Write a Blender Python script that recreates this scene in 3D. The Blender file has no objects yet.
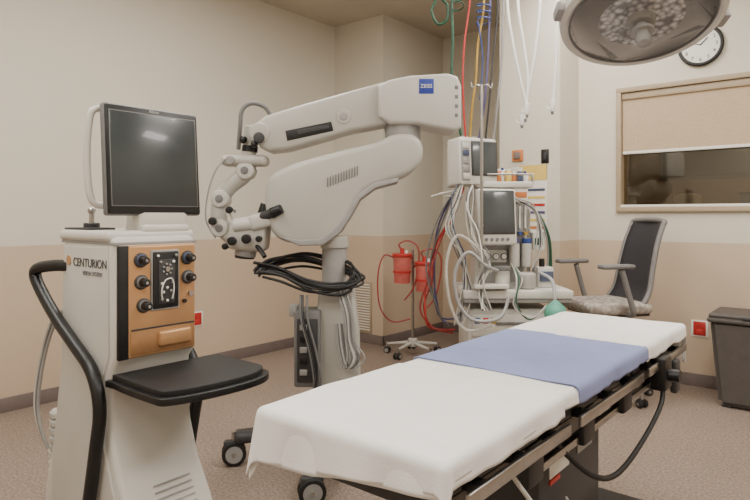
import bpy, bmesh, math, random
from mathutils import Vector, Matrix, noise
random.seed(4)
TH=math.asin(0.635); CT,ST=0.772,0.635
def at(a,d): return (CT*a-ST*d, ST*a+CT*d)     # station frame (right, forward metres) -> room frame
def w2l(dx,dy): return (CT*dx+ST*dy, -ST*dx+CT*dy)
def elev(S,ox):                                # side-elevation drawing -> metres
    return lambda px,py,y=0.0: ((px-ox)*S, y, 1.35-(py-216)*S)
def lin(c):
    r=[]
    for v in c[:3]:
        v=v/255.0; r.append(v/12.92 if v<=.04045 else ((v+.055)/1.055)**2.4)
    return (r[0],r[1],r[2],1)
M={}
def mat(name,col,rough=.5,metal=0,var=0,scale=20,bump=0,bscale=200,emit=0,trans=0,alpha=1,coat=0):
    if name in M: return M[name]
    m=bpy.data.materials.new(name); m.use_nodes=True; nt=m.node_tree; b=nt.nodes['Principled BSDF']
    b.inputs['Base Color'].default_value=lin(col); b.inputs['Roughness'].default_value=rough
    b.inputs['Metallic'].default_value=metal; b.inputs['Coat Weight'].default_value=coat
    b.inputs['Transmission Weight'].default_value=trans; b.inputs['Alpha'].default_value=alpha
    if emit:
        b.inputs['Emission Color'].default_value=lin(col); b.inputs['Emission Strength'].default_value=emit
    tc=nt.nodes.new('ShaderNodeTexCoord')
    if var:
        n=nt.nodes.new('ShaderNodeTexNoise'); n.inputs['Scale'].default_value=scale; n.inputs['Detail'].default_value=4
        nt.links.new(tc.outputs['Object'],n.inputs['Vector'])
        r=nt.nodes.new('ShaderNodeValToRGB')
        r.color_ramp.elements[0].position=.3; r.color_ramp.elements[1].position=.7
        r.color_ramp.elements[0].color=lin([max(0,v*(1-var)) for v in col]); r.color_ramp.elements[1].color=lin([min(255,v*(1+var)) for v in col])
        nt.links.new(n.outputs['Fac'],r.inputs['Fac']); nt.links.new(r.outputs['Color'],b.inputs['Base Color'])
    if bump:
        n=nt.nodes.new('ShaderNodeTexNoise'); n.inputs['Scale'].default_value=bscale; n.inputs['Detail'].default_value=3
        nt.links.new(tc.outputs['Object'],n.inputs['Vector'])
        bp=nt.nodes.new('ShaderNodeBump'); bp.inputs['Strength'].default_value=bump; bp.inputs['Distance'].default_value=.01
        nt.links.new(n.outputs['Fac'],bp.inputs['Height']); nt.links.new(bp.outputs['Normal'],b.inputs['Normal'])
    M[name]=m; return m
# ---------- materials
WHITE=mat('white_plastic',(206,204,197),.34,var=.015,scale=6)
OFFW=mat('ivory_plastic',(192,190,183),.4,var=.02,scale=6)
ARMW=mat('warm_grey_enamel',(180,178,170),.36,var=.015,scale=5)
LGREY=mat('light_grey_plastic',(152,151,149),.45,var=.03)
GREY=mat('grey_plastic',(110,110,110),.5,var=.04)
DGREY=mat('dark_grey_plastic',(54,54,56),.5,var=.05)
BLACK=mat('black_plastic',(18,18,20),.4,var=.1)
RUBBER=mat('black_rubber',(22,21,22),.6,bump=.15,bscale=400)
STEEL=mat('brushed_steel',(180,178,175),.28,1,var=.04,scale=30)
DSTEEL=mat('dark_steel',(90,88,86),.35,.9,var=.06)
GOLD=mat('copper_panel',(188,144,100),.34,.35,var=.05,scale=5)
DGOLD=mat('copper_dark',(166,124,84),.38,.35,var=.05)
SCREEN=mat('screen_glass',(52,58,60),.25,coat=.2,var=.08,scale=2)
SCREEN2=mat('screen_glass_soft',(66,72,74),.2,coat=.3,var=.1,scale=3)
RED=mat('red_plastic',(186,48,46),.4,var=.05)
REDL=mat('red_liner',(204,104,96),.3,var=.06,alpha=.85)
REDT=mat('red_hose',(155,60,58),.4,var=.05)
BLUE=mat('blue_plastic',(45,72,140),.4,var=.05)
SLATE=mat('slate_ring',(70,80,104),.4,var=.05)
GREEN=mat('green_hose',(30,78,56),.4,var=.05)
TEAL=mat('teal_rubber',(88,160,140),.5,var=.06)
YEL=mat('yellow_hose',(172,140,56),.4,var=.05)
PURP=mat('purple_hose',(85,80,120),.4,var=.05)
ORNG=mat('orange_plastic',(200,122,68),.4,var=.05)
CLEAR=mat('clear_tubing',(215,212,205),.2,alpha=.55,var=.03)
CORR=mat('grey_corrugated_hose',(160,160,160),.4,var=.05)
SHEET=mat('white_sheet',(231,230,228),.85,var=.008,scale=8,bump=.10,bscale=220)
BSHEET=mat('blue_sheet',(132,142,184),.85,var=.02,scale=10,bump=.10,bscale=220)
BASEB=mat('baseboard_vinyl',(118,106,102),.5,var=.03)
CEIL=mat('ceiling_paint',(194,185,170),.9,var=.02,scale=2,bump=.1)
FRAME=mat('window_frame_paint',(172,155,130),.5,var=.02)
SHADE=mat('roller_shade_fabric',(192,170,143),.9,var=.05,scale=120,bump=.2,bscale=300)
PAPER=mat('white_paper',(230,229,223),.7,var=.01)
YSIGN=mat('yellow_sign',(220,192,100),.6,var=.02)
BIN=mat('bin_plastic',(80,75,72),.55,var=.04)
LIGHTP=mat('diffuser_panel',(255,248,236),.5,emit=6)
def floor_mat():
    m=bpy.data.materials.new('speckled_vinyl_floor'); m.use_nodes=True; nt=m.node_tree; b=nt.nodes['Principled BSDF']
    tc=nt.nodes.new('ShaderNodeTexCoord')
    n=nt.nodes.new('ShaderNodeTexNoise'); n.inputs['Scale'].default_value=70; n.inputs['Detail'].default_value=6; n.inputs['Roughness'].default_value=.8
    n2=nt.nodes.new('ShaderNodeTexNoise'); n2.inputs['Scale'].default_value=1.2
    r=nt.nodes.new('ShaderNodeValToRGB'); e=r.color_ramp.elements
    e[0].position=.36; e[0].color=lin((104,90,80)); e[1].position=.62; e[1].color=lin((172,157,145))
    x=e.new(.5); x.color=lin((140,124,112))
    mx=nt.nodes.new('ShaderNodeMix'); mx.data_type='RGBA'; mx.blend_type='MULTIPLY'; mx.inputs['Factor'].default_value=.1
    for q in (n,n2): nt.links.new(tc.outputs['Object'],q.inputs['Vector'])
    nt.links.new(n.outputs['Fac'],r.inputs['Fac']); nt.links.new(r.outputs['Color'],mx.inputs['A']); nt.links.new(n2.outputs['Fac'],mx.inputs['B'])
    nt.links.new(mx.outputs['Result'],b.inputs['Base Color']); b.inputs['Roughness'].default_value=.5
    return m
def wall_mat():
    m=bpy.data.materials.new('two_tone_wall'); m.use_nodes=True; nt=m.node_tree; b=nt.nodes['Principled BSDF']
    g=nt.nodes.new('ShaderNodeNewGeometry'); s=nt.nodes.new('ShaderNodeSeparateXYZ'); nt.links.new(g.outputs['Position'],s.inputs[0])
    r=nt.nodes.new('ShaderNodeValToRGB'); r.color_ramp.interpolation='CONSTANT'
    mp=nt.nodes.new('ShaderNodeMath'); mp.operation='DIVIDE'; mp.inputs[1].default_value=2.28
    nt.links.new(s.outputs['Z'],mp.inputs[0]); nt.links.new(mp.outputs[0],r.inputs['Fac'])
    e=r.color_ramp.elements; e[0].position=0; e[0].color=lin((200,180,157)); e[1].position=.5; e[1].color=lin((213,207,193))
    x=e.new(.4965); x.color=lin((172,153,134))
    n=nt.nodes.new('ShaderNodeTexNoise'); n.inputs['Scale'].default_value=260; nt.links.new(g.outputs['Position'],n.inputs['Vector'])
    bp=nt.nodes.new('ShaderNodeBump'); bp.inputs['Strength'].default_value=.08; bp.inputs['Distance'].default_value=.005
    nt.links.new(n.outputs['Fac'],bp.inputs['Height']); nt.links.new(bp.outputs['Normal'],b.inputs['Normal'])
    nt.links.new(r.outputs['Color'],b.inputs['Base Color']); b.inputs['Roughness'].default_value=.6
    return m
FLOOR=floor_mat(); WALL=wall_mat()
# ---------- geometry helpers
def empty(name,loc=(0,0,0),rz=0,rx=0,ry=0):
    o=bpy.data.objects.new(name,None); o.empty_display_size=.1; o.location=loc; o.rotation_euler=(rx,ry,rz)
    bpy.context.collection.objects.link(o); return o
def finish(name,bm,m,parent=None,ang=38,mx=None):
    if mx is not None: bmesh.ops.transform(bm,matrix=mx,verts=bm.verts)
    bmesh.ops.recalc_face_normals(bm,faces=bm.faces)
    me=bpy.data.meshes.new(name); bm.to_mesh(me); bm.free()
    for p in me.polygons: p.use_smooth=True
    me.set_sharp_from_angle(angle=math.radians(ang))
    o=bpy.data.objects.new(name,me); bpy.context.collection.objects.link(o); me.materials.append(m)
    if parent: o.parent=parent
    return o
def mtx(loc,rot=(0,0,0)):
    return Matrix.Translation(loc)@Matrix.Rotation(rot[2],4,'Z')@Matrix.Rotation(rot[1],4,'Y')@Matrix.Rotation(rot[0],4,'X')
def box(p,name,c,s,m,bev=.004,rot=(0,0,0),seg=2):
    bm=bmesh.new(); bmesh.ops.create_cube(bm,size=1); bmesh.ops.scale(bm,vec=s,verts=bm.verts)
    if bev>0: bmesh.ops.bevel(bm,geom=bm.edges[:],offset=min(bev,min(s)*.45),segments=seg,affect='EDGES',profile=.5)
    return finish(name,bm,m,p,mx=mtx(c,rot))
def bx(p,name,x0,x1,y0,y1,z0,z1,m,bev=.004,seg=2):
    return box(p,name,((x0+x1)/2,(y0+y1)/2,(z0+z1)/2),(abs(x1-x0),abs(y1-y0),abs(z1-z0)),m,bev,seg=seg)
def cyl(p,name,a,b,r,m,r2=None,n=24,bev=0):
    a=Vector(a);b=Vector(b);d=b-a; r2=r if r2 is None else r2
    bm=bmesh.new(); bmesh.ops.create_cone(bm,cap_ends=True,segments=n,radius1=r,radius2=r2,depth=d.length)
    if bev:
        es=[e for e in bm.edges if abs(e.verts[0].co.z-e.verts[1].co.z)<1e-6]
        bmesh.ops.bevel(bm,geom=es,offset=bev,segments=3,affect='EDGES',profile=.5)
    return finish(name,bm,m,p,mx=Matrix.Translation((a+b)/2)@d.to_track_quat('Z','Y').to_matrix().to_4x4())
def ball(p,name,c,r,m,sc=(1,1,1)):
    bm=bmesh.new(); bmesh.ops.create_uvsphere(bm,u_segments=24,v_segments=14,radius=r); bmesh.ops.scale(bm,vec=sc,verts=bm.verts)
    return finish(name,bm,m,p,ang=80,mx=Matrix.Translation(c))
def cr(pts,k=6,closed=False):
    P=[Vector(q) for q in pts]; out=[]; n=len(P)
    rng=range(n) if closed else range(n-1)
    for i in rng:
        if closed: a,b,c,d=P[(i-1)%n],P[i],P[(i+1)%n],P[(i+2)%n]
        else: a,b,c,d=P[max(i-1,0)],P[i],P[i+1],P[min(i+2,n-1)]
        for j in range(k):
            t=j/k; out.append(.5*((2*b)+(c-a)*t+(2*a-5*b+4*c-d)*t*t+(3*b-a-3*c+d)*t**3))
    if not closed: out.append(P[-1])
    return out
def tube(p,name,pts,r,m,k=6,n=10,rfun=None,smooth=True,sz=1.0):
    P=cr(pts,k) if smooth else [Vector(q) for q in pts]
    bm=bmesh.new(); rings=[]; T=(P[1]-P[0]).normalized(); N=T.orthogonal().normalized()
    for i,q in enumerate(P):
        t=(P[min(i+1,len(P)-1)]-P[max(i-1,0)])
        t=t.normalized() if t.length>1e-9 else T
        N=(N-t*N.dot(t)); N=N.normalized() if N.length>1e-6 else t.orthogonal().normalized()
        B=t.cross(N); rr=rfun(i/(len(P)-1)) if rfun else r
        rings.append([bm.verts.new(q+(N*math.cos(2*math.pi*j/n)+B*math.sin(2*math.pi*j/n))*rr) for j in range(n)])
    for i in range(len(rings)-1):
        for j in range(n): bm.faces.new((rings[i][j],rings[i][(j+1)%n],rings[i+1][(j+1)%n],rings[i+1][j]))
    bm.faces.new(rings[0]); bm.faces.new(rings[-1])
    return finish(name,bm,m,p,ang=60)
def prism(p,name,pts,y0,y1,m,bev=.01,k=0,axis='y',seg=3):
    """closed outline in (x,z) extruded along y ; k = smoothing.  axis 'z': outline in (x,y), y0..y1 = heights"""
    Q=[(a,0,b) for a,b in pts]
    if k: Q=[tuple(v) for v in cr(Q,k,True)]
    bm=bmesh.new(); v=[bm.verts.new((q[0],y0,q[2])) for q in Q]; f=bm.faces.new(v)
    r=bmesh.ops.extrude_face_region(bm,geom=[f]); nv=[g for g in r['geom'] if isinstance(g,bmesh.types.BMVert)]
    bmesh.ops.translate(bm,vec=(0,y1-y0,0),verts=nv); bmesh.ops.recalc_face_normals(bm,faces=bm.faces)
    if bev:
        es=[e for e in bm.edges if abs(e.verts[0].co.y-e.verts[1].co.y)<1e-6]
        bmesh.ops.bevel(bm,geom=es,offset=bev,segments=seg,affect='EDGES',profile=.5,clamp_overlap=True)
    if axis=='z':
        for v in bm.verts: v.co=Vector((v.co.x,v.co.z,v.co.y))
    return finish(name,bm,m,p)
def lathe(p,name,prof,m,c=(0,0,0),n=40,mx=None,ang=40):
    bm=bmesh.new(); R=[]
    for r,z in prof: R.append([bm.verts.new((max(r,1e-4)*math.cos(2*math.pi*j/n),max(r,1e-4)*math.sin(2*math.pi*j/n),z)) for j in range(n)])
    for i in range(len(R)-1):
        for j in range(n): bm.faces.new((R[i][j],R[i][(j+1)%n],R[i+1][(j+1)%n],R[i+1][j]))
    bm.faces.new(R[0]); bm.faces.new(R[-1])
    return finish(name,bm,m,p,ang=ang,mx=Matrix.Translation(c) if mx is None else mx)
def text(p,name,s,size,loc,rot,m,ext=.0006):
    c=bpy.data.curves.new(name,'FONT'); c.body=s; c.size=size; c.extrude=ext; c.align_x='CENTER'; c.align_y='CENTER'
    o=bpy.data.objects.new(name,c); bpy.context.collection.objects.link(o); c.materials.append(m)
    o.location=loc; o.rotation_euler=rot
    if p:o.parent=p
    return o
def caster(p,name,x,y,r=.05,yaw=0,hood=DGREY,wheel=LGREY):
    dx,dy=math.cos(yaw),math.sin(yaw)
    for s in (-1,1):
        o=Vector((x-dy*.022*s,y+dx*.022*s,r)); h=Vector((-dy*.013,dx*.013,0))
        cyl(p,name+'_tyre',o-h,o+h,r,RUBBER,bev=.006); cyl(p,name+'_hub',o-h*1.15,o+h*1.15,r*.7,wheel)
    cyl(p,name+'_axle',(x+dy*.04,y-dx*.04,r),(x-dy*.04,y+dx*.04,r),.01,STEEL)
    cyl(p,name+'_stem',(x,y,r*1.2),(x,y,r*2+.05),.014,STEEL)
    box(p,name+'_hood',(x,y,r*1.75),(r*1.7,.05,r*.7),hood,.015,rot=(0,0,yaw))
# ================= ROOM
CZ=3.45
XL,XR,YB,YF=-4.59,2.4,-2.4,5.30
bx(None,'floor',XL-.1,XR+.1,YB-.1,6.9,-.1,0,FLOOR,0)
bx(None,'ceiling',XL-.1,XR+.1,YB-.1,6.9,CZ,CZ+.1,CEIL,0)
bx(None,'wall_left',XL-.12,XL,YB-.1,6.13,0,CZ,WALL,0)
bx(None,'wall_corner_pilaster',XL,-3.90,4.88,6.01,0,CZ,WALL,0)
bx(None,'wall_back_alcove',XL,-2.0,6.01,6.13,0,CZ,WALL,0)
bx(None,'wall_column',-2.56,-2.0,4.88,6.01,0,CZ,WALL,0)
WX0,WX1,WZ0,WZ1=-1.64,-.25,1.415,2.41
wb=empty('wall_back',(0,0,0))
bx(wb,'below',-2.0,XR,YF,YF+.12,0,WZ0,WALL,0); bx(wb,'above',-2.0,XR,YF,YF+.12,WZ1,CZ,WALL,0)
bx(wb,'side_a',-2.0,WX0,YF,YF+.12,WZ0,WZ1,WALL,0); bx(wb,'side_b',WX1,XR,YF,YF+.12,WZ0,WZ1,WALL,0)
bx(None,'wall_right',XR,XR+.12,YB-.1,6.9,0,CZ,WALL,0)
bx(None,'wall_rear',XL,XR,YB-.12,YB,0,CZ,WALL,0)
ar=empty('wall_adjoining_room')
AW=mat('adjoining_room_paint',(150,126,90),.8,var=.05,scale=2)
bx(ar,'back',-2.0,XR,6.75,6.85,0,CZ,AW,0); bx(ar,'side',-2.06,-2.0,6.13,6.85,0,CZ,AW,0)
bh=.10
bx(None,'baseboard_left',XL,XL+.012,YB,4.88,0,bh,BASEB,.003)
bx(None,'baseboard_pilaster',XL,-3.888,4.868,4.88,0,bh,BASEB,.003)
bx(None,'baseboard_pilaster_side',-3.90,-3.888,4.868,6.01,0,bh,BASEB,.003)
bx(None,'baseboard_alcove',-3.9,-2.56,5.998,6.01,0,bh,BASEB,.003)
bx(None,'baseboard_column',-2.56,-1.988,4.868,4.88,0,bh,BASEB,.003)
bx(None,'baseboard_column_side',-2.0,-1.988,4.868,YF,0,bh,BASEB,.003)
bx(None,'baseboard_back',-2.0,XR,YF-.012,YF,0,bh,BASEB,.003)
w=empty('window_1',(0,YF,0))
t=.03
bx(w,'frame_top',WX0-t,WX1+t,-.02,.13,WZ1-.01,WZ1+t,FRAME); bx(w,'frame_bottom',WX0-t,WX1+t,-.03,.13,WZ0-t,WZ0+.01,FRAME)
bx(w,'frame_left',WX0-t,WX0+.01,-.02,.13,WZ0,WZ1,FRAME); bx(w,'frame_right',WX1-.01,WX1+t,-.02,.13,WZ0,WZ1,FRAME)
bx(w,'sill_light_strip',WX0,WX1,-.018,.02,WZ0+.01,WZ0+.03,PAPER)
gm=bpy.data.materials.new('window_glass'); gm.use_nodes=True; nt=gm.node_tree; nt.nodes.clear()
o=nt.nodes.new('ShaderNodeOutputMaterial'); mx=nt.nodes.new('ShaderNodeMixShader'); mx.inputs[0].default_value=.12
tr=nt.nodes.new('ShaderNodeBsdfTransparent'); tr.inputs[0].default_value=(.72,.66,.52,1); gl=nt.nodes.new('ShaderNodeBsdfGlossy'); gl.inputs['Roughness'].default_value=.03
nt.links.new(tr.outputs[0],mx.inputs[1]); nt.links.new(gl.outputs[0],mx.inputs[2]); nt.links.new(mx.outputs[0],o.inputs[0])
bx(w,'glass',WX0,WX1,.07,.076,WZ0,WZ1,gm,0)
sh=empty('roller_shade',(0,YF,0))
bx(sh,'fabric',WX0+.015,WX1-.015,.02,.024,1.89,WZ1-.05,SHADE,0); bx(sh,'valance',WX0+.012,WX1-.012,.0,.05,WZ1-.07,WZ1-.012,FRAME,.01)
bx(sh,'hem_bar',WX0+.015,WX1-.015,.014,.03,1.875,1.90,PAPER,.006)
ct=empty('supply_counter',(-1.1,6.45,0))
bx(ct,'cabinet',-.7,1.6,-.25,.25,0,1.38,AW); bx(ct,'top',-.72,1.62,-.28,.27,1.38,1.42,LGREY)
ba=empty('equipment_basin',(-1.35,6.42,1.42)); lathe(ba,'bowl',[(.05,0),(.10,.02),(.13,.09),(.12,.13),(.05,.15)],OFFW)
ba2=empty('storage_box',(-.75,6.4,1.42)); bx(ba2,'body',-.15,.15,-.1,.1,0,.12,GREY,.01); bx(ba2,'lid',-.16,.16,-.11,.11,.12,.15,DGREY,.01)
pb=empty('notice_board',(-1.25,6.75,1.85)); bx(pb,'board',-.4,.4,-.02,0,-.1,.18,DGREY,.004); bx(pb,'frame',-.43,.43,-.015,0,-.13,.21,GREY,.004)
ck=empty('wall_clock',(-1.02,YF,2.695),rx=math.radians(90)); ck.scale=(.84,.84,.84)
lathe(ck,'rim',[(.0,0),(.19,0),(.197,.03),(.185,.045),(.168,.045),(.163,.03),(0,.03)],BLACK)
lathe(ck,'dial',[(0,.028),(.17,.028),(.17,.033),(0,.033)],PAPER)
for i in range(12):
    a=i*math.pi/6; text(ck,'numeral_%d'%(i+1),str(((3-i-1)%12)+1),.046,(.135*math.cos(a),.135*math.sin(a),.035),(0,0,0),BLACK)
box(ck,'hour_hand',(.03,.03,.037),(.09,.009,.002),BLACK,0,rot=(0,0,.8)); box(ck,'minute_hand',(-.05,.02,.039),(.13,.006,.002),BLACK,0,rot=(0,0,2.8))
v=empty('wall_vent_grille',(-4.2,4.88,0)); Z0,Z1=.13,.63
bx(v,'frame',-.15,.15,-.015,0,Z0-.02,Z1+.02,FRAME)
for i in range(18): box(v,'louvre_%d'%i,(0,-.018,Z0+.014+i*.028),(.26,.012,.004),PAPER,0,rot=(.6,0,0))
def outlet(n,loc,rz):
    e=empty(n,loc,rz); bx(e,'plate',-.06,.06,-.008,0,-.065,.065,PAPER,.003)
    bx(e,'socket_top',-.022,.022,-.013,-.006,.008,.05,RED,.004); bx(e,'socket_bottom',-.022,.022,-.013,-.006,-.05,-.008,RED,.004)
    bx(e,'socket_band',-.045,.045,-.0095,-.004,-.055,.055,RED,.002)
outlet('wall_outlet',(-1.03,YF,.46),0); outlet('wall_outlet',(XL,3.10,.44),math.radians(90))
sw=empty('light_switch',(-2.13,4.88,1.86)); bx(sw,'plate',-.035,.035,-.008,0,-.06,.06,BLACK,.003); bx(sw,'rocker',-.012,.012,-.014,0,-.03,.03,DGREY,.003)
ps=empty('wall_poster',(-2.24,4.88,0))
bx(ps,'sheet',-.125,.125,-.006,0,1.2,1.79,PAPER,0); bx(ps,'header',-.125,.125,-.009,0,1.66,1.79,YSIGN,0)
for i,(c) in enumerate([ORNG,YSIGN,PURP,RED,YSIGN,SLATE]): bx(ps,'band_%d'%i,-.11,.11,-.009,0,1.24+i*.065,1.262+i*.065,c,0)
th=empty('wall_thermostat',(-2.38,4.88,1.88)); bx(th,'base',-.05,.05,-.02,0,-.05,.05,ORNG,.006); bx(th,'dial',-.03,.03,-.03,-.02,-.03,.03,BASEB,.006)
for i,(x,y,en) in enumerate([(-1.6,.2,27),(-2.9,2.3,26),(-.3,2.9,42),(.8,.4,30),(-3.2,.1,21),(-1.7,4.1,30),(1.4,3.4,42),(-1.2,-1.5,24)]):
    e=empty('ceiling_light' ,(x,y,CZ)); bx(e,'frame',-.32,.32,-.62,.62,-.02,0,PAPER,.003); bx(e,'diffuser',-.29,.29,-.59,.59,-.025,-.015,LIGHTP,0)
    L=bpy.data.lights.new('troffer_lamp','AREA'); L.shape='RECTANGLE'; L.size=.58; L.size_y=1.18; L.energy=en*1.18; L.color=(1,.95,.885)
    lo=bpy.data.objects.new('troffer_lamp',L); lo.location=(0,0,-.04); lo.parent=e; bpy.context.collection.objects.link(lo)
L=bpy.data.lights.new('adjoining_room_fill','POINT'); L.energy=20; L.color=(1,.85,.6); L.shadow_soft_size=.2  # added fill light to brighten the space behind the glass; no fixture there
lo=bpy.data.objects.new('adjoining_room_fill',L); lo.location=(-.3,6.2,3.0); bpy.context.collection.objects.link(lo)
# ================= OPERATING TABLE
T=empty('operating_table',(-1.215,1.03,0)); W_,L_=.545,2.0; ZT=.848
bx(T,'mattress_pad',.005,W_-.005,.02,L_-.02,.775,.838,BLACK,.02,seg=3)
for i,(a,b) in enumerate([(.03,.62),(.66,1.32),(1.36,1.98)]):
    bx(T,'top_panel_%d'%i,.02,W_-.02,a,b,.745,.776,DGREY,.004)
    for s,xx in (('r',W_+.03),('l',-.03)):
        bx(T,'side_rail_%s%d'%(s,i),xx-.006,xx+.006,a+.02,b-.02,.742,.774,STEEL,.003)
        for q in (a+.1,(a+b)/2,b-.1): 
            x0,x1=(W_-.03,xx) if s=='r' else (xx,.03)
            bx(T,'rail_spacer_%s%d'%(s,i),x0,x1,q-.02,q+.02,.747,.769,BLACK,.002)
for xx in (.05,W_-.05):
    bx(T,'frame_beam',xx-.02,xx+.02,.06,1.95,.68,.735,DSTEEL,.006)
    bx(T,'lower_beam',xx-.012,xx+.012,.45,1.75,.625,.65,STEEL,.005)
for q in (.1,.64,1.34,1.92): bx(T,'cross_beam',.05,W_-.05,q-.03,q+.03,.685,.73,DGREY,.005)
for q in (.5,.9,1.3,1.7):
    bx(T,'hinge_block',W_-.075,W_-.02,q-.05,q+.05,.62,.74,BLACK,.01)
bx(T,'column_upper',.12,.40,.9,1.2,.55,.69,DSTEEL,.02); bx(T,'column_shroud',.06,.42,.75,1.30,.12,.60,DGREY,.02)
bx(T,'label_side',.418,.424,.82,.98,.50,.57,PAPER,.001); bx(T,'label_side_b',.418,.424,1.06,1.20,.51,.56,LGREY,.001); bx(T,'label_side_red',.418,.4255,.82,.90,.48,.495,RED,.001)
bx(T,'label_end',.10,.22,.744,.752,.50,.57,PAPER,.001); bx(T,'label_end_red',.10,.22,.743,.753,.48,.492,RED,.001); bx(T,'label_end_b',.28,.36,.743,.753,.51,.57,LGREY,.001)
bx(T,'base_plate',-.02,.55,.45,1.70,.05,.14,DGREY,.03)
for i,(x,y) in enumerate([(.03,.5),(.50,.5),(.03,1.65),(.50,1.65)]): cyl(T,'foot_%d'%i,(x,y,0),(x,y,.06),.035,RUBBER)
bx(T,'rail_clamp',W_+.0,W_+.06,1.50,1.60,.66,.79,BLACK,.01); cyl(T,'clamp_knob',(W_+.06,1.55,.72),(W_+.10,1.55,.72),.025,BLACK)
bx(T,'hand_control',W_+.02,W_+.05,1.72,1.79,.60,.74,DGREY,.012)
tube(T,'power_cable',[(W_+.04,1.53,.70),(W_+.05,1.47,.62),(W_+.04,1.25,.535),(W_+.03,1.0,.50),(W_+.0,.85,.54),(W_-.06,.72,.66)],.009,RUBBER)
tube(T,'white_cable',[(W_-.02,.35,.70),(W_+.04,.40,.60),(W_+.03,.62,.47),(W_-.03,.8,.4),(W_-.1,.9,.42)],.006,OFFW)
def cloth(name,u0,u1,v0,v1,m,lift,nu,nv,seed,amp=.004,th=.003,skew=0,wav=1.0):
    bm=bmesh.new(); G=[]
    R=.016
    for j in range(nv+1):
        row=[]
        for i in range(nu+1):
            fu=i/nu; fv=j/nv
            va=v0+skew*fu; u=u0+(u1-u0)*fu+.008*noise.noise(Vector((fv*9,seed,0)))*(fu>.9); v=va+(v1-va)*fv
            cx=min(max(u,0),W_); cy=min(max(v,0),L_); ex,ey=u-cx,v-cy; d=math.hypot(ex,ey)
            z=ZT+lift+amp*noise.noise(Vector((u*4,v*3.5,seed)))+amp*.25*noise.noise(Vector((u*12,v*10,seed+3)))+amp*1.2*abs(noise.noise(Vector((u*2+v*1.5,v*6,seed+7))))
            x,y=cx,cy
            if d>0:
                n=Vector((ex,ey))/d; s=(cx+cy)*1.0+math.atan2(ey,ex)*.12
                out=(R+lift)*math.sin(min(d/R,math.pi/2)); down=R*(1-math.cos(min(d/R,math.pi/2)))+max(0,d-R*math.pi/2)
                k=min(1,down/.18)
                out+=down*.05+k*wav*(.012*math.sin(s*20+seed)+.005*math.sin(s*43+1))
                if ex and ey: out+=.012*k
                x+=n.x*out; y+=n.y*out; z-=down
            row.append(bm.verts.new((x,y,z)))
        G.append(row)
    for j in range(nv):
        for i in range(nu): bm.faces.new((G[j][i],G[j][i+1],G[j+1][i+1],G[j+1][i]))
    o=finish(name,bm,m,T,ang=180)
    s=o.modifiers.new('thickness','SOLIDIFY'); s.thickness=th; s.offset=1
    return o
cloth('white_sheet',-.11,W_+.05,-.16,L_+.17,SHEET,0,110,240,2,skew=.09)
cloth('blue_draw_sheet',-.09,W_+.060,.69,1.39,BSHEET,.006,80,80,5,amp=.003)
cloth('white_pad_sheet',-.05,W_+.066,1.37,L_+.19,SHEET,.004,80,80,9,amp=.006)
cloth('white_lower_sheet',-.10,W_+.068,-.155,.58,SHEET,.004,80,100,12,amp=.004,skew=.09)
# ================= SURGICAL CONSOLE (faces +X)
C=empty('eye_surgery_console',(-2.12,1.14,0))
H=.155
prof=[(-.19,1.25),(-.16,1.285),(.0,1.29),(.14,1.285),(.19,1.275),(.2,1.25),(.2,1.0),(.2,.87),(.165,.83),(.16,.72),(.175,.6),(.22,.48),(.30,.36),(.36,.24),(.37,.12),(.30,.10),(-.30,.10),(-.36,.13),(-.35,.3),(-.28,.5),(-.22,.75),(-.19,1.0)]
prism(C,'body',prof,-H,H,WHITE,.02)
sp=[(-.17,1.24),(.16,1.245),(.165,.88),(.12,.80),(.12,.60),(.2,.42),(.3,.26),(.3,.14),(-.28,.14),(-.27,.45),(-.19,.8)]
prism(C,'side_panel_near',sp,-H-.006,-H+.01,OFFW,.004); prism(C,'side_panel_far',sp,H-.01,H+.006,OFFW,.004)
bx(C,'top_lid',-.20,.17,-H-.012,H+.012,1.262,1.30,WHITE,.014,seg=3)
bx(C,'top_groove',-.198,.2,-H-.002,H+.002,1.252,1.262,LGREY,.002)
bx(C,'front_panel',.195,.212,-.143,.143,.87,1.25,GOLD,.012,seg=3)
bx(C,'front_black_strip',.197,.2125,-.150,-.112,.87,1.25,BLACK,.004)
bx(C,'panel_lower_band',.198,.216,-.11,.14,.878,.965,DGOLD,.01)
bx(C,'cassette_drawer',.205,.228,-.01,.12,.895,.95,GOLD,.016,seg=3)
bx(C,'drawer_shadow_gap',.205,.217,-.105,.135,.963,.968,DGREY,.001)
bx(C,'fluidics_frame',.208,.218,-.036,.074,1.022,1.232,LGREY,.010)
bx(C,'fluidics_module',.210,.222,-.031,.069,1.028,1.226,BLACK,.009)
bx(C,'fluidics_plate',.22,.226,-.012,.052,1.045,1.2,DGREY,.006)
for i in range(7):
    a=i*math.pi*2/7; cyl(C,'roller_%d'%i,(.224,.02+.016*math.cos(a),1.165+.018*math.sin(a)),(.231,.02+.016*math.cos(a),1.165+.018*math.sin(a)),.0035,LGREY,n=12)
cyl(C,'pump_hub',(.224,.02,1.165),(.232,.02,1.165),.009,STEEL)
for i,(y,z) in enumerate([(0,1.06),(.02,1.055),(.04,1.062),(.005,1.085),(.035,1.088),(-.015,1.212),(.055,1.212),(.0,1.115),(.04,1.118),(.02,1.10),(-.005,1.19),(.045,1.19)]): ball(C,'valve_%d'%i,(.227,y,z),.005,PAPER if i%2 else LGREY)
tube(C,'cassette_tube',[(.228,0,1.06),(.23,-.004,1.09),(.23,.01,1.125),(.23,.036,1.13),(.23,.044,1.10),(.228,.04,1.062)],.0025,PAPER,n=6)
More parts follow.
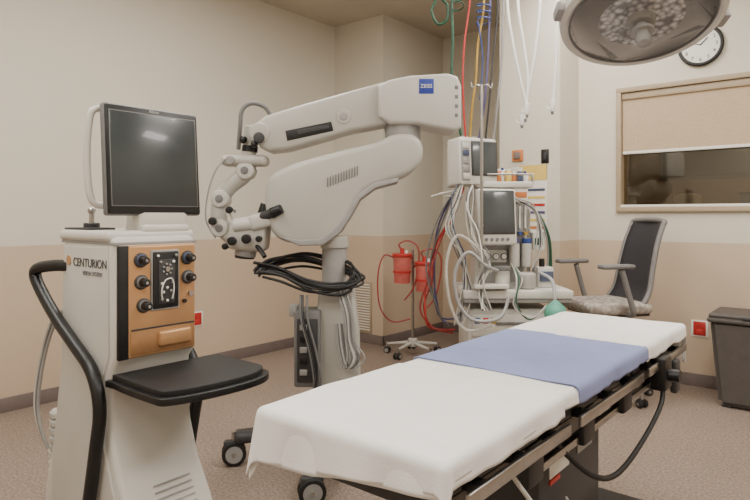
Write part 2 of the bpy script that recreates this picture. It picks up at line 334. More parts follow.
for i,(y,z) in enumerate([(-.072,1.20),(-.070,1.125),(-.062,1.045),(.108,1.20),(.110,1.13)]):
    cyl(C,'port_collar_%d'%i,(.205,y,z),(.22,y,z),.025,DGREY,bev=.003); cyl(C,'port_ring_%d'%i,(.215,y,z),(.226,y,z),.020,SLATE if i in(0,3) else GREY,bev=.003); cyl(C,'port_%d'%i,(.215,y,z),(.25,y,z),.017,BLACK,r2=.014,bev=.003)
    cyl(C,'port_tip_%d'%i,(.245,y,z),(.254,y,z),.005,STEEL)
cyl(C,'small_key',(.21,.12,1.07),(.222,.12,1.07),.009,STEEL); cyl(C,'small_port',(.21,.095,1.045),(.222,.095,1.045),.007,BLACK)
bx(C,'front_foot_bumper',.25,.385,-H-.03,H+.03,.09,.2,LGREY,.03,seg=3)
for i in range(6): box(C,'vent_slot_%d'%i,(.256+i*.0115,.02,.436-i*.0195),(.004,.14,.006),LGREY,.002,rot=(0,-.9,0))
prism(C,'instrument_tray',[(.155,-.13),(.19,-.16),(.44,-.165),(.50,-.14),(.535,0),(.535,.16),(.495,.25),(.42,.275),(.21,.27),(.165,.24)],.778,.802,BLACK,.007,k=3,axis='z')
prism(C,'tray_mat',[(.172,-.115),(.20,-.145),(.43,-.150),(.485,-.125),(.517,0),(.517,.155),(.48,.235),(.415,.258),(.215,.255),(.182,.23)],.800,.820,RUBBER,.006,k=3,axis='z')
bx(C,'tray_bracket',.14,.3,-.06,.1,.735,.782,DGREY,.01)
for s in (-1,1):
    y=s*(H+.032)
    tube(C,'side_handle',[(-.15,s*(H-.01),1.165),(-.23,s*(H+.01),1.165),(-.33,y,1.15),(-.352,y,1.115),(-.27,y,1.045),(-.145,y,.965),(-.02,y,.90),(.09,y,.84),(.145,y,.77),(.16,y,.69),(.135,y,.58),(.09,y,.40),(.05,y,.25),(.03,s*(H+.01),.16)],.022,BLACK,k=7,n=14)
for i in range(12):
    lathe(C,'rear_ridge_%d'%i,[(.04,0),(.055-.0005*i,.006),(.055-.0005*i,.022),(.04,.03)],OFFW,c=(-.36,-.08,.2+i*.032),n=20)
bx(C,'rear_base',-.42,-.2,-H-.02,H+.02,.1,.2,LGREY,.03)
bm_=empty('monitor_pivot',(.135,.022,1.545),ry=math.radians(-4)); bm_.parent=C
bx(bm_,'bezel_edge',-.022,.008,-.184,.184,-.194,.192,GREY,.010,seg=3)
bx(bm_,'bezel',-.016,.012,-.180,.180,-.190,.188,BLACK,.008,seg=3); bx(bm_,'screen',.008,.0135,-.165,.167,-.160,.166,SCREEN,.002)
bx(bm_,'back_shell',-.06,-.015,-.15,.15,-.16,.16,WHITE,.02); bx(bm_,'screen_edge',.009,.0128,-.1675,.1695,-.1625,.1685,GREY,.001)
text(bm_,'maker_text','Alcon',.017,(.0135,0,.177),(math.radians(90),0,math.radians(90)),OFFW)
tube(C,'monitor_handle',[(.10,-.12,1.385),(.09,-.165,1.39),(.085,-.185,1.43),(.08,-.192,1.55),(.085,-.185,1.68),(.09,-.165,1.715),(.10,-.12,1.72)],.012,WHITE)
box(C,'monitor_neck',(.11,.05,1.335),(.10,.20,.09),WHITE,.02); bx(C,'monitor_foot',.04,.17,-.04,.15,1.29,1.32,WHITE,.012)
cyl(C,'pole_socket',(-.08,-.10,1.30),(-.08,-.10,1.325),.028,DGREY,bev=.004); cyl(C,'pole_stub',(-.08,-.10,1.32),(-.08,-.10,1.36),.009,STEEL); ball(C,'pole_knob',(-.08,-.10,1.37),.014,STEEL)
bx(C,'top_tray_lip',-.19,-.0,-.15,-.05,1.298,1.308,DGREY,.003)
text(C,'side_text','CENTURION',.043,(.035,-H-.0075,1.185),(math.radians(90),0,0),DGREY); text(C,'side_text_small','VISION SYSTEM',.021,(.055,-H-.0075,1.150),(math.radians(90),0,0),GREY)
cyl(C,'logo_disc',(-.125,-H-.008,1.19),(-.125,-H,1.19),.018,GOLD)
for i,q in enumerate([0,.015,.03]):
    tube(C,'cable_%d'%i,[(-.19,-.1+q,1.0),(-.26-q,-.14,.97),(-.34-q,-.16,.8),(-.37-q,-.17,.6),(-.33,-.15,.45),(-.3,-.1,.35)],.006,[LGREY,GREY,OFFW][i])
for i,(x,y) in enumerate([(.30,-.15),(.30,.15),(-.36,-.15),(-.36,.15)]): caster(C,'caster_%d'%i,x,y,.045,.3)
# ================= SURGICAL MICROSCOPE
ax,ay=-2.33,2.45
S=3.37/600; MS=empty('surgical_microscope',(ax,ay,0),TH); e=elev(S,332)
def pl(L): return [(e(a,b)[0],e(a,b)[2]) for a,b in L]
prism(MS,'lower_arm',pl([(270,184),(278,174),(300,164),(340,153),(378,144),(390,138),(404,136),(417,140),(422,150),(420,163),(410,174),(396,181),(376,187),(362,197),(353,213),(343,230),(328,241),(304,243),(284,239),(273,226),(269,204)]),-.13,.13,ARMW,.035,k=3)
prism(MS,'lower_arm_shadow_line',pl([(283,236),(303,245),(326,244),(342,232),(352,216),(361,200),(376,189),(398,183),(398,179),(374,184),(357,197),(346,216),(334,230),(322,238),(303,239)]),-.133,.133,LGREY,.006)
for i in range(12): 
    a=e(330+i*2.6,188-i*1.0); b=e(330+i*2.6,179-i*1.0); box(MS,'vent_slit_%d'%i,(a[0],-.131,(a[2]+b[2])/2),(.006,.006,.052),GREY,.001)
cyl(MS,'elbow_hub',e(404,142),e(402,122),.10,LGREY,bev=.01,n=36)
prism(MS,'upper_arm',pl([(260,124),(268,118),(300,108),(350,94),(383,85),(392,90),(392,122),(385,127),(352,133),(318,143),(290,151),(272,153),(263,149),(259,138)]),-.09,.09,ARMW,.022)
prism(MS,'upper_arm_head',pl([(378,90),(390,84),(410,80),(446,78),(455,81),(459,90),(459,130),(453,134),(436,131),(418,127),(390,127),(379,120)]),-.125,.125,OFFW,.02)
prism(MS,'arm_inset',pl([(288,133),(333,124),(335,133),(290,143)]),-.093,-.08,BLACK,.003); prism(MS,'arm_inset_inner',pl([(300,132.5),(330,127),(331,130.5),(301,137)]),-.096,-.08,DGREY,.002)
cyl(MS,'arm_button',e(345,119,-.095),e(345,119,-.08),.042,ARMW,bev=.004); cyl(MS,'arm_button_core',e(345,119,-.098),e(345,119,-.09),.022,LGREY,bev=.003)
x,_,z=e(425,91); box(MS,'badge',(x,-.126,z),(.080,.004,.080),mat('badge_blue',(40,60,150),.4,var=.02),.002)
text(MS,'badge_text','ZEISS',.028,(x,-.129,z),(math.radians(90),0,0),PAPER)
for i in range(4): 
    x,_,z=e(454,92+i*9); box(MS,'head_slot_%d'%i,(x,-.124,z),(.018,.006,.02),GREY,.002)
cyl(MS,'column',e(335,245),e(335,300),.07,LGREY,n=32); cyl(MS,'column_collar',e(335,236),e(335,248),.08,ARMW,bev=.008,n=32)
x0=e(322,0)[0];x1=e(358,0)[0]
prism(MS,'column_housing',[(x0-.01,.95),(x1-.02,.95),(x1+.01,.7),(x1+.02,.2),(x0-.05,.2),(x0-.03,.7)],-.09,.12,ARMW,.02)
bx(MS,'control_box',e(298,0)[0],e(323,0)[0],-.16,.02,.43,.84,GREY,.012); bx(MS,'control_box_front',e(301,0)[0],e(321,0)[0],-.168,-.155,.46,.8,DGREY,.006)
for i in range(5): bx(MS,'connector_%d'%i,e(304,0)[0],e(311,0)[0],-.18,-.165,.5+i*.06,.53+i*.06,BLACK if i%2 else LGREY,.003)
bx(MS,'bracket',e(292,0)[0],e(300,0)[0],-.1,.0,.80,.86,LGREY,.005)
for i in range(13):
    r=random.Random(i); oy=-.11+.03*r.random(); dz=r.uniform(-.05,.055); w0=r.uniform(-10,6); w1=r.uniform(-8,8)
    pts=[e(266+w0,270),e(285,273),e(312,284),e(338,286),e(358+w1,280),e(352,270),e(330,268),e(300,262),e(275+w0,265),e(266+w0,270)]
    pts=[(q[0],oy-.05*math.sin(k*.7)+(.17 if 5<k<8 else 0),q[2]+dz*(.5+.5*math.sin(k+i))) for k,q in enumerate(pts)]
    tube(MS,'coiled_cable_%d'%i,pts,.0075,BLACK if i%3 else DGREY,n=8)
for i in range(9):
    r=random.Random(i+40); o1=r.uniform(-5,5)
    tube(MS,'hanging_cable_%d'%i,[e(343+o1,288,-.12),e(350+o1,310,-.14),e(352+o1,335,-.14),e(358+o1*2,352,-.15),e(350+o1,362,-.14),e(345+o1,345,-.13),e(342+o1,320,-.12)],.0045,[LGREY,OFFW,GREY][i%3],n=8)
for i in range(5):
    r=random.Random(i+60); o1=r.uniform(-5,5)
    tube(MS,'box_cable_%d'%i,[e(306+o1,292,-.14),e(308+o1,315,-.19),e(316+o1,345,-.2),e(320+o1,375,-.19),e(312,390,-.1)],.006,BLACK if i%2 else GREY,n=8)
def bl(wx,wy): return w2l(wx-ax,wy-ay)
def legbar(n,x0,y0,x1,y1,wd,z0,z1,m):
    a=bl(x0,y0); b=bl(x1,y1); dx,dy=b[0]-a[0],b[1]-a[1]
    box(MS,n,((a[0]+b[0])/2,(a[1]+b[1])/2,(z0+z1)/2),(math.hypot(dx,dy),wd,z1-z0),m,.025,rot=(0,0,math.atan2(dy,dx)),seg=3)
legbar('base_plate',-2.62,2.45,-2.04,2.45,.42,.12,.22,OFFW)
for k,(x,y) in enumerate([(-2.66,2.03),(-2.01,1.98),(-2.69,2.85),(-2.0,2.85)]):
    legbar('base_leg_%d'%k,x,y,ax+(x-ax)*.35,ay+(y-ay)*.2,.11,.12,.18,DGREY)
    a=bl(x,y); caster(MS,'caster_%d'%k,a[0],a[1],.065,.25 if k<2 else k,DGREY,LGREY)
# microscope head
tube(MS,'suspension_cable',[e(240,150,-.03),e(243,128,-.06),e(245,112,-.06),e(254,105,-.05),e(266,108,-.03),e(272,117,0)],.012,GREY)
cyl(MS,'arm_end_joint',e(263,135,-.10),e(263,135,.10),.058,ARMW,bev=.01); cyl(MS,'arm_end_cap',e(263,140,-.115),e(263,140,-.09),.03,DGREY,bev=.004)
cyl(MS,'drop_link',e(252,126),e(249,160),.04,ARMW,bev=.008); cyl(MS,'drop_link_ring',e(250.5,146),e(250,152),.044,BLACK)
ball(MS,'brake_knob_a',e(246,141,-.06),.022,BLACK); ball(MS,'brake_knob_b',e(258,146,-.09),.02,BLACK)
box(MS,'cross_link',e(246,161),(.26,.12,.062),ARMW,.028,rot=(0,0,0),seg=4)
cyl(MS,'cross_link_pivot',e(233,161,-.07),e(233,161,.06),.026,LGREY,bev=.005)
tube(MS,'yoke_arm',[e(250,166),e(243,176),e(232,185),e(223,196),e(219,210),e(221,224),e(230,235),e(242,240)],.04,ARMW,n=18,rfun=lambda t:.052-.008*math.sin(math.pi*t))
for k,(a,b) in enumerate([(247,171),(222,199),(222,228)]): cyl(MS,'yoke_joint_%d'%k,e(a,b,-.055),e(a,b,.055),.050,OFFW,bev=.01); cyl(MS,'yoke_joint_cap_%d'%k,e(a,b,-.06),e(a,b,-.05),.022,GREY,bev=.003)
box(MS,'optics_body',e(251,236,-.02),(.21,.19,.16),ARMW,.035,rot=(0,.1,0),seg=4)
cyl(MS,'objective_barrel',e(248,245,-.02),e(246,256,-.02),.06,LGREY,bev=.006); cyl(MS,'objective_ring',e(246,254,-.02),e(245.6,258,-.02),.055,BLACK)
cyl(MS,'magnifier_drum',e(238,226,-.09),e(266,222,-.09),.042,OFFW,bev=.008)
box(MS,'binocular_body',e(264,221,-.06),(.12,.15,.09),OFFW,.025,rot=(0,-.3,0),seg=3)
for s in (-.11,-.03):
    cyl(MS,'eyepiece_tube',e(266,217,s),e(277,213,s-.02),.026,DGREY); cyl(MS,'eyepiece_cup',e(276,213.5,s-.02),e(286,209,s-.035),.031,BLACK,r2=.026,bev=.004)
cyl(MS,'upper_port',e(262,216,-.02),e(266,204,-.02),.024,BLACK,bev=.004); cyl(MS,'upper_port_b',e(268,216,-.08),e(270,205,-.08),.022,BLACK,bev=.004)
for k,(a,b,y,rr) in enumerate([(233,210,-.06,.020),(216,221,-.05,.022),(238,240,-.12,.024),(252,238,-.125,.026),(264,238,-.12,.018),(228,246,-.04,.018)]):
    cyl(MS,'control_knob_%d'%k,e(a,b,y),e(a,b,y-.03),rr,BLACK,bev=.005); cyl(MS,'knob_shaft_%d'%k,e(a,b,y+.002),e(a+2,b+1,-.0),rr*.5,LGREY)
cyl(MS,'knob_stem_b',e(233,210,-.07),e(241,228,-.05),.014,OFFW)
cyl(MS,'assistant_tube',e(268,208,.03),e(262,226,.0),.022,OFFW)
tube(MS,'head_cable',[e(228,160,-.06),e(219,172,-.07),e(211,195,-.06),e(209,220,-.05),e(218,238,-.04)],.005,LGREY)
tube(MS,'handle_grip',[e(260,244,-.1),e(266,250,-.13),e(270,255,-.15)],.013,BLACK)
# ================= ANAESTHESIA MACHINE
AX,AY=at(.917,4.4); S2=4.4/600
A=empty('anaesthesia_machine',(AX,AY,0),TH); g=elev(S2,500)
def gx(p): return (p-500)*S2
def gz(p): return 1.35-(p-216)*S2
def gb(n,p0,p1,q0,q1,y0,y1,m,bev=.008): return bx(A,n,gx(p0),gx(p1),y0,y1,gz(q1),gz(q0),m,bev)
bx(A,'cabinet',gx(464),gx(544),-.2,.28,.14,.70,OFFW,.015)
for i in range(3): bx(A,'drawer_%d'%i,gx(468),gx(540),-.215,-.195,.17+i*.17,.32+i*.17,WHITE,.008); bx(A,'drawer_pull_%d'%i,gx(490),gx(518),-.225,-.21,.25+i*.17,.27+i*.17,GREY,.004)
for i,(p,c) in enumerate([(470,BLUE),(478,RED),(486,YEL)]): bx(A,'drawer_tag_%d'%i,gx(p),gx(p+5),-.219,-.21,.60,.64,c,.001)
bx(A,'plinth',gx(460),gx(548),-.26,.3,.09,.15,LGREY,.02)
for i,(x,y) in enumerate([(-.27,-.22),(.3,-.22),(-.27,.25),(.3,.25)]): caster(A,'caster_%d'%i,x,y,.04,.4*i)
gb('work_surface',458,562,286,294,-.27,.28,WHITE,.012); gb('work_surface_edge',459,561,292,298,-.255,.26,LGREY)
gb('tower',476,527,186,286,.02,.26,OFFW,.012); gb('tower_face',480,524,192,282,.005,.03,LGREY,.005)
gb('side_rail_post',529,532,200,290,.04,.07,STEEL,.003)
gb('top_shelf',474,531,182,188,-.08,.28,WHITE,.008); gb('shelf_rail',474,531,174,176,-.075,-.065,STEEL,.003)
for p in (475,530): gb('shelf_post',p-1,p+1,174,184,-.078,-.062,STEEL,.002)
def mon(n,c,w,h,d,yaw,tilt,scrw,scrh,offx=0,offz=.01,scr=SCREEN):
    o=empty(n,c,yaw,rx=tilt); o.parent=A
    box(o,'housing',(0,0,0),(w,d,h),WHITE,.018,seg=3); box(o,'bezel',(offx,-d/2-.002,offz),(scrw+.02,.01,scrh+.02),DGREY,.004); box(o,'screen',(offx,-d/2-.006,offz),(scrw,.006,scrh),scr,.002)
    return o
o=mon('ventilator_display',g(492,217,-.14),.29,.40,.07,math.radians(12),-.08,.235,.29,0,.03,SCREEN2)
for i in range(5): cyl(o,'key_%d'%i,(-.09+.04*i,-.045,-.160),(-.09+.04*i,-.035,-.160),.011,GREY)
cyl(A,'display_arm',g(500,222,-.1),g(505,225,.05),.03,GREY)
o=mon('patient_monitor',g(472,163,-.02),.33,.34,.16,math.radians(26),-.05,.205,.23,.048,.02,SCREEN2)
box(o,'module_rack',(-.115,-.082,0),(.07,.01,.28),LGREY,.004)
for i in range(5): box(o,'module_%d'%i,(-.115,-.089,-.11+i*.055),(.055,.008,.04),[WHITE,LGREY,LGREY,SLATE,WHITE][i],.002)
box(o,'carry_handle',(0,0,.178),(.2,.03,.03),LGREY,.012)
cyl(A,'monitor_post',g(478,185,.08),g(478,205,.12),.025,STEEL); cyl(A,'monitor_post_arm',g(478,203,.12),g(486,203,.12),.02,STEEL)
gb('module_box',449,466,146,187,.02,.12,OFFW)
for i,(p,h,rr,m) in enumerate([(499,18,.022,ORNG),(504,20,.02,PAPER),(509,18,.024,YSIGN),(515,15,.026,ORNG),(521,18,.022,SLATE),(527,14,.024,PAPER)]):
    a=g(p,182,.02+.03*(i%2)); b=(a[0],a[1],a[2]+h*S2*.6); cyl(A,'bottle_%d'%i,a,b,rr,m,bev=.004,n=16); cyl(A,'bottle_cap_%d'%i,b,(b[0],b[1],b[2]+.02),rr*.5,PAPER if m!=PAPER else BLUE,n=12)
gb('supply_box',495,512,168,182,.10,.22,PAPER); gb('supply_box_b',513,527,166,182,.12,.24,OFFW,.003); gb('supply_box_c',497,509,170,176,.04,.10,ORNG,.003); gb('supply_box_print',514,526,172,176,.115,.125,SLATE,.001)
gb('glove_box',512,526,188,202,-.06,.02,PAPER,.003); gb('glove_box_print',513,525,192,198,-.063,-.055,ORNG,.001)
gb('flowmeter_panel',510,527,204,232,-.03,.02,LGREY,.004)
for i,c in enumerate([GREEN,BLUE,YEL]):
    x=gx(513+i*5.5); cyl(A,'flow_tube_%d'%i,(x,-.04,gz(228)),(x,-.04,gz(206)),.007,PAPER,n=10); cyl(A,'flow_knob_%d'%i,(x,-.035,gz(233)),(x,-.07,gz(233)),.013,c,n=14)
for i,(p,c) in enumerate([(513,PURP),(525,BLUE)]):
    cyl(A,'vaporizer_%d'%i,(gx(p),-.05,gz(266)),(gx(p),-.05,gz(243)),.036,OFFW,bev=.006); cyl(A,'vaporizer_dial_%d'%i,(gx(p),-.05,gz(243)),(gx(p),-.05,gz(238)),.034,c,bev=.004)
gb('gauge_plate',484,506,250,262,-.03,.01,WHITE)
for i in range(3): 
    c=g(487+i*8,256,-.032); cyl(A,'gauge_%d'%i,c,(c[0],c[1]-.012,c[2]),.024,[BLACK,SLATE,BLACK][i],bev=.002); cyl(A,'gauge_dial_%d'%i,(c[0],c[1]-.010,c[2]),(c[0],c[1]-.014,c[2]),.019,PAPER)
cyl(A,'absorber_canister',g(497,286,-.18),g(497,268,-.18),.055,CLEAR,bev=.005); cyl(A,'absorber_top',g(497,268,-.18),g(497,264,-.18),.06,GREY,bev=.005); cyl(A,'absorber_fill',g(497,285,-.18),g(497,273,-.18),.05,PAPER)
for i in range(7): lathe(A,'bellows_%d'%i,[(.045,0),(.054,.008),(.045,.016)],GREY,c=(gx(521),-.17,gz(286)+.005+i*.014),n=24)
cyl(A,'bellows_dome',g(521,286,-.17),g(521,270,-.17),.064,CLEAR,bev=.02)
gb('keyboard_tray',468,500,280,284,-.31,-.2,WHITE,.006)
gb('suction_block',534,550,266,286,-.10,.05,WHITE,.01); cyl(A,'apl_valve',g(540,266,-.05),g(540,258,-.05),.02,BLACK,bev=.003)
gb('clip_board',536,549,270,280,-.115,-.10,SLATE,.002)
gb('side_bin',533,545,232,250,.0,.10,PAPER,.006); gb('side_bin_label',535,543,238,245,-.004,.004,GREEN,.001); gb('side_bin_bracket',530,535,238,242,.03,.08,STEEL,.002)
tube(A,'bag_neck',[g(532,270,-.2),g(540,276,-.30),g(540,290,-.36),g(540,297,-.37)],.012,CORR)
lathe(A,'breathing_bag',[(.012,.08),(.025,.07),(.062,.037),(.075,-.005),(.066,-.05),(.033,-.08),(.01,-.09)],TEAL,c=g(540,304,-.38),n=28,ang=80)
def corr(n,pts,r,m): 
    P=cr(pts,14); tube(A,n,P,r,m,smooth=False,n=10,rfun=lambda t:r*(1+.16*(1 if int(t*len(P))%2 else -1)))
corr('breathing_hose_a',[g(492,268,-.22),g(478,262,-.30),g(462,250,-.30),g(450,268,-.30),g(452,295,-.32),g(466,312,-.33),g(490,310,-.34),g(500,292,-.3)],.012,CORR)
corr('breathing_hose_b',[g(486,270,-.2),g(470,245,-.28),g(452,235,-.25),g(442,262,-.28),g(446,300,-.3),g(460,322,-.3),g(484,318,-.3)],.011,CLEAR)
def leads(n,pts,r,m,cnt,j,seed):
    for i in range(cnt):
        q=random.Random(seed+i); P=[tuple(c+q.uniform(-j,j)*(0 if k in(0,) else 1) for c in p) for k,p in enumerate(pts)]
        tube(A,'%s_%d'%(n,i),P,r,m[i%len(m)],n=7)
leads('lead',[g(462,178,-.12),g(452,200,-.16),g(447,225,-.18),g(456,255,-.2),g(462,285,-.22),g(455,315,-.22)],.0048,[OFFW,LGREY,GREY,OFFW,SLATE],9,.038,100)
leads('sensor_cable',[g(470,186,-.12),g(466,205,-.2),g(470,235,-.22),g(480,258,-.25),g(472,280,-.28),g(478,300,-.3)],.0048,[OFFW,PAPER,GREY],8,.038,200)
leads('red_hose',[g(462,188,-.1),g(452,215,-.05),g(438,245,0),g(428,280,0),g(424,310,0),g(434,330,0),g(455,334,0)],.007,[REDT,REDT,RED],3,.03,300)
leads('grey_hose',[g(455,190,-.02),g(440,230,0),g(430,270,0),g(436,310,0),g(452,325,0)],.007,[GREY,PURP],4,.04,320)
leads('side_hose',[g(526,205,-.02),g(538,215,-.02),g(547,240,-.02),g(549,270,0),g(540,290,-.02)],.009,[GREEN,GREEN,LGREY],3,.012,400)
leads('top_lead',[g(500,190,-.08),g(512,198,-.12),g(530,210,-.1),g(536,240,-.1),g(530,268,-.1)],.0045,[OFFW,LGREY,SLATE],5,.02,500)
leads('surface_tube',[g(508,262,-.1),g(512,275,-.24),g(505,300,-.30),g(520,312,-.3),g(534,298,-.3)],.006,[CLEAR,OFFW,GREEN],3,.025,600)
for i in range(4):
    q=g(438+i*6,194+(i%2)*3,-.1); cyl(A,'clip_%d'%i,q,(q[0]+.04,q[1],q[2]+.004),.007,OFFW,n=8)
tube(A,'clip_bar',[g(430,197,-.1),g(445,193,-.1),g(462,190,-.08)],.007,OFFW)
cyl(A,'steel_pole',g(476,300,-.24),g(476,92,-.24),.011,STEEL,n=16)
for z in (225,285): cyl(A,'pole_bracket',g(476,z,-.24),g(486,z,.03 if z<286 else -.1),.012,STEEL,n=12)
for s in (-1,1): tube(A,'pole_hook',[g(476,94,-.24),g(476+s*5,92,-.24),g(476+s*9,95,-.24),g(476+s*10,90,-.24)],.005,STEEL,n=8)
# ================= CEILING HOSES
hx,hy=at(.75,4.35); Hh=empty('ceiling_gas_hose_drop',(hx,hy,0),TH); S3=4.35/600; q=elev(S3,375+.75/S3)
cyl(Hh,'ceiling_flange',q(478,-70.5),q(478,-74),.26,PAPER,bev=.005,n=36)
zf=-71
def hose(n,pts,r,m): tube(Hh,n,[q(pts[0][0],zf,0)]+[q(a,b,y) for a,b,y in pts],r*.8,m,n=10)
hose('green_hose',[(455,-30,0),(452,0,0),(453,40,0),(452,75,0),(456,110,.0),(465,150,.02)],.013,GREEN)
hose('green_hose_b',[(448,-30,0),(436,0,0),(432,12,0),(438,24,0),(447,20,0),(448,6,0),(442,-2,0),(450,-12,0)],.012,GREEN)
hose('red_hose',[(468,-30,0),(470,0,0),(465,40,0),(463,75,0),(464,110,0),(466,140,0)],.009,RED)
hose('yellow_hose',[(480,-30,0),(484,5,0),(478,45,0),(476,80,0),(472,110,0),(470,150,.02)],.011,YEL)
hose('purple_hose',[(492,-30,0),(490,10,0),(488,60,0),(485,100,0),(480,140,.04)],.011,PURP)
hose('black_hose',[(496,-30,0),(498,10,0),(494,50,0),(490,95,0),(487,140,.05),(488,168,.1)],.009,DGREY)
hose('white_hose',[(505,-30,0),(503,20,0),(502,60,0),(498,100,0),(494,150,.06)],.011,LGREY)
coil=[q(484+7*math.cos(i*.9),2+i*.9,.05*math.sin(i*.9)) for i in range(26)]
tube(Hh,'blue_coil_hose',[q(486,zf,0),q(488,-30,0)]+coil+[q(483,60,0),q(480,100,0)],.005,BLUE,k=4,n=7)
coil=[q(458+6*math.cos(i*.9),-12+i*1.3,.05*math.sin(i*.9)) for i in range(20)]
tube(Hh,'green_coil_hose',[q(464,zf,0),q(462,-30,0)]+coil,.005,GREEN,k=4,n=7)
cx_,cy_=at(1.12,4.35); Hc=empty('ceiling_cord_drop',(cx_,cy_,0),TH); q2=elev(S3,375+1.12/S3)
bx(Hc,'ceiling_track',q2(500,0)[0],q2(566,0)[0],-.03,.03,CZ-.03,CZ,STEEL,.004)
CORDW=mat('white_cord',(238,237,233),.4,var=.01)
for i,pts in enumerate([[(508,-72),(507,0),(512,40),(520,80),(527,108)],[(520,-72),(518,0),(524,45),(528,80),(526,112)],[(540,-72),(541,0),(536,50),(528,95),(523,118)],[(558,-72),(559,0),(558,40),(556,80),(554,104)]]):
    tube(Hc,'cord_%d'%i,[q2(a,b,(i-1)*.012) for a,b in pts],.011,CORDW,n=8)
    a,b=pts[-1]; cyl(Hc,'cord_connector_%d'%i,q2(a,b-4,(i-1)*.012),q2(a-.5,b+7,(i-1)*.012),.024,CORDW,r2=.016,n=14,bev=.002); cyl(Hc,'cord_tip_%d'%i,q2(a-.5,b+7,(i-1)*.012),q2(a-.5,b+10,(i-1)*.012),.010,GREY,n=10)
    tube(Hc,'cord_hook_%d'%i,[q2(a-1,b+2,(i-1)*.012),q2(a-5,b+5,(i-1)*.012),q2(a-6,b+1,(i-1)*.012)],.006,CORDW,n=7)
# ================= SUCTION STAND
sx,sy=at(.37,5.85); SS=empty('suction_canister_stand',(sx,sy,0),TH); S4=5.85/600; s_=elev(S4,375+.37/S4)
for i in range(5):
    a=i*2*math.pi/5+.3; x,y=.26*math.cos(a),.26*math.sin(a); cyl(SS,'leg_%d'%i,(0,0,.12),(x,y,.09),.018,OFFW,r2=.013); caster(SS,'caster_%d'%i,x,y,.03,a)
cyl(SS,'hub',(0,0,.08),(0,0,.16),.045,OFFW,bev=.006); cyl(SS,'pole',(0,0,.1),(0,0,1.02),.014,STEEL)
for i,(p,t_) in enumerate([(402,256),(424,264)]):
    a=s_(p,t_+26,-.08); b=s_(p,t_,-.08); cyl(SS,'canister_%d'%i,a,b,.078,REDL,r2=.088,bev=.004); c=(b[0],b[1],b[2]+.03)
    cyl(SS,'canister_lid_%d'%i,b,c,.097,RED,bev=.006); cyl(SS,'canister_holder_%d'%i,(a[0],a[1],a[2]+.1),(a[0],a[1],a[2]+.12),.09,RED)
    cyl(SS,'lid_port_%d'%i,c,(c[0],c[1],c[2]+.05),.02,RED); cyl(SS,'lid_port_b_%d'%i,(c[0]+.04,c[1],c[2]),(c[0]+.04,c[1],c[2]+.03),.014,PAPER)
    tube(SS,'ring_bracket_%d'%i,[(0,0,b[2]-.02),((b[0])*.5,-.03,b[2]-.02),(b[0],-.01,b[2]-.02)],.012,RED)
    tube(SS,'canister_hose_%d'%i,[(c[0],c[1],c[2]+.03),(c[0]-.03,c[1],c[2]+.09),(c[0]+.07,c[1]-.02,c[2]+.12),(c[0]+.16,c[1]-.02,c[2]+.02),(c[0]+.12,c[1],c[2]-.3),(c[0]+.02,c[1],c[2]-.45)],.008,REDT,n=8)
tube(SS,'long_red_hose',[s_(396,258,-.1),s_(384,255,-.1),s_(378,275,-.1),s_(380,305,-.1),s_(392,320,-.08),s_(410,318,-.05)],.007,REDT,n=8)
# ================= SURGICAL LIGHT
SL=empty('surgical_light',(-.655,2.36,2.10))
hd=empty('lamp_head',(0,0,-.015),TH-.05,rx=math.radians(-22),ry=math.radians(3)); hd.parent=SL; hd.scale=(.89,.89,.89)
m=bpy.data.materials.new('faceted_lamp_lens'); m.use_nodes=True; nt=m.node_tree; b=nt.nodes['Principled BSDF']
tc=nt.nodes.new('ShaderNodeTexCoord'); vo=nt.nodes.new('ShaderNodeTexVoronoi'); vo.inputs['Scale'].default_value=40; nt.links.new(tc.outputs['Object'],vo.inputs['Vector'])
r=nt.nodes.new('ShaderNodeValToRGB'); r.color_ramp.elements[0].color=lin((218,217,215)); r.color_ramp.elements[1].color=lin((112,112,112)); r.color_ramp.elements[1].position=.75
nt.links.new(vo.outputs['Distance'],r.inputs['Fac']); nt.links.new(r.outputs['Color'],b.inputs['Base Color'])
bp=nt.nodes.new('ShaderNodeBump'); bp.inputs['Strength'].default_value=.4; bp.inputs['Distance'].default_value=.01; nt.links.new(vo.outputs['Distance'],bp.inputs['Height']); nt.links.new(bp.outputs['Normal'],b.inputs['Normal'])
b.inputs['Metallic'].default_value=.1; b.inputs['Roughness'].default_value=.3
lathe(hd,'shell',[(.286,.0),(.305,-.012),(.325,0),(.328,.03),(.31,.07),(.25,.12),(.15,.15),(.05,.16)],WHITE,n=64)
lathe(hd,'inner_ring',[(.288,0),(.291,-.008),(.284,-.010),(.280,.01)],GREY,n=64)
lathe(hd,'lens',[(.05,-.004),(.286,.004),(.286,.012),(.05,.006)],m,n=64)
lathe(hd,'hub',[(.02,-.035),(.05,-.03),(.06,0),(.05,.006)],LGREY,n=40)
lathe(hd,'handle',[(.012,-.13),(.028,-.125),(.032,-.10),(.026,-.08),(.028,-.03),(.036,-.02)],LGREY,n=28)
lathe(hd,'handle_flange',[(.02,-.075),(.045,-.07),(.048,-.06),(.02,-.055)],LGREY,n=28)
for s in (-1,1): bx(hd,'rim_lug',s*.335-.02,s*.335+.02,-.04,.04,.0,.05,LGREY,.01)
tube(SL,'yoke',[(-.2,-.1,.10),(-.2,-.02,.26),(0,.05,.36),(.12,.15,.42)],.022,OFFW)
tube(SL,'spring_arm',[(.12,.15,.42),(.3,.4,.55),(.55,.75,.85),(.6,.8,.95)],.04,OFFW); cyl(SL,'ceiling_post',(.6,.8,.85),(.6,.8,CZ-2.1),.045,OFFW); cyl(SL,'ceiling_canopy',(.6,.8,CZ-2.1-.06),(.6,.8,CZ-2.1),.14,OFFW,bev=.01)
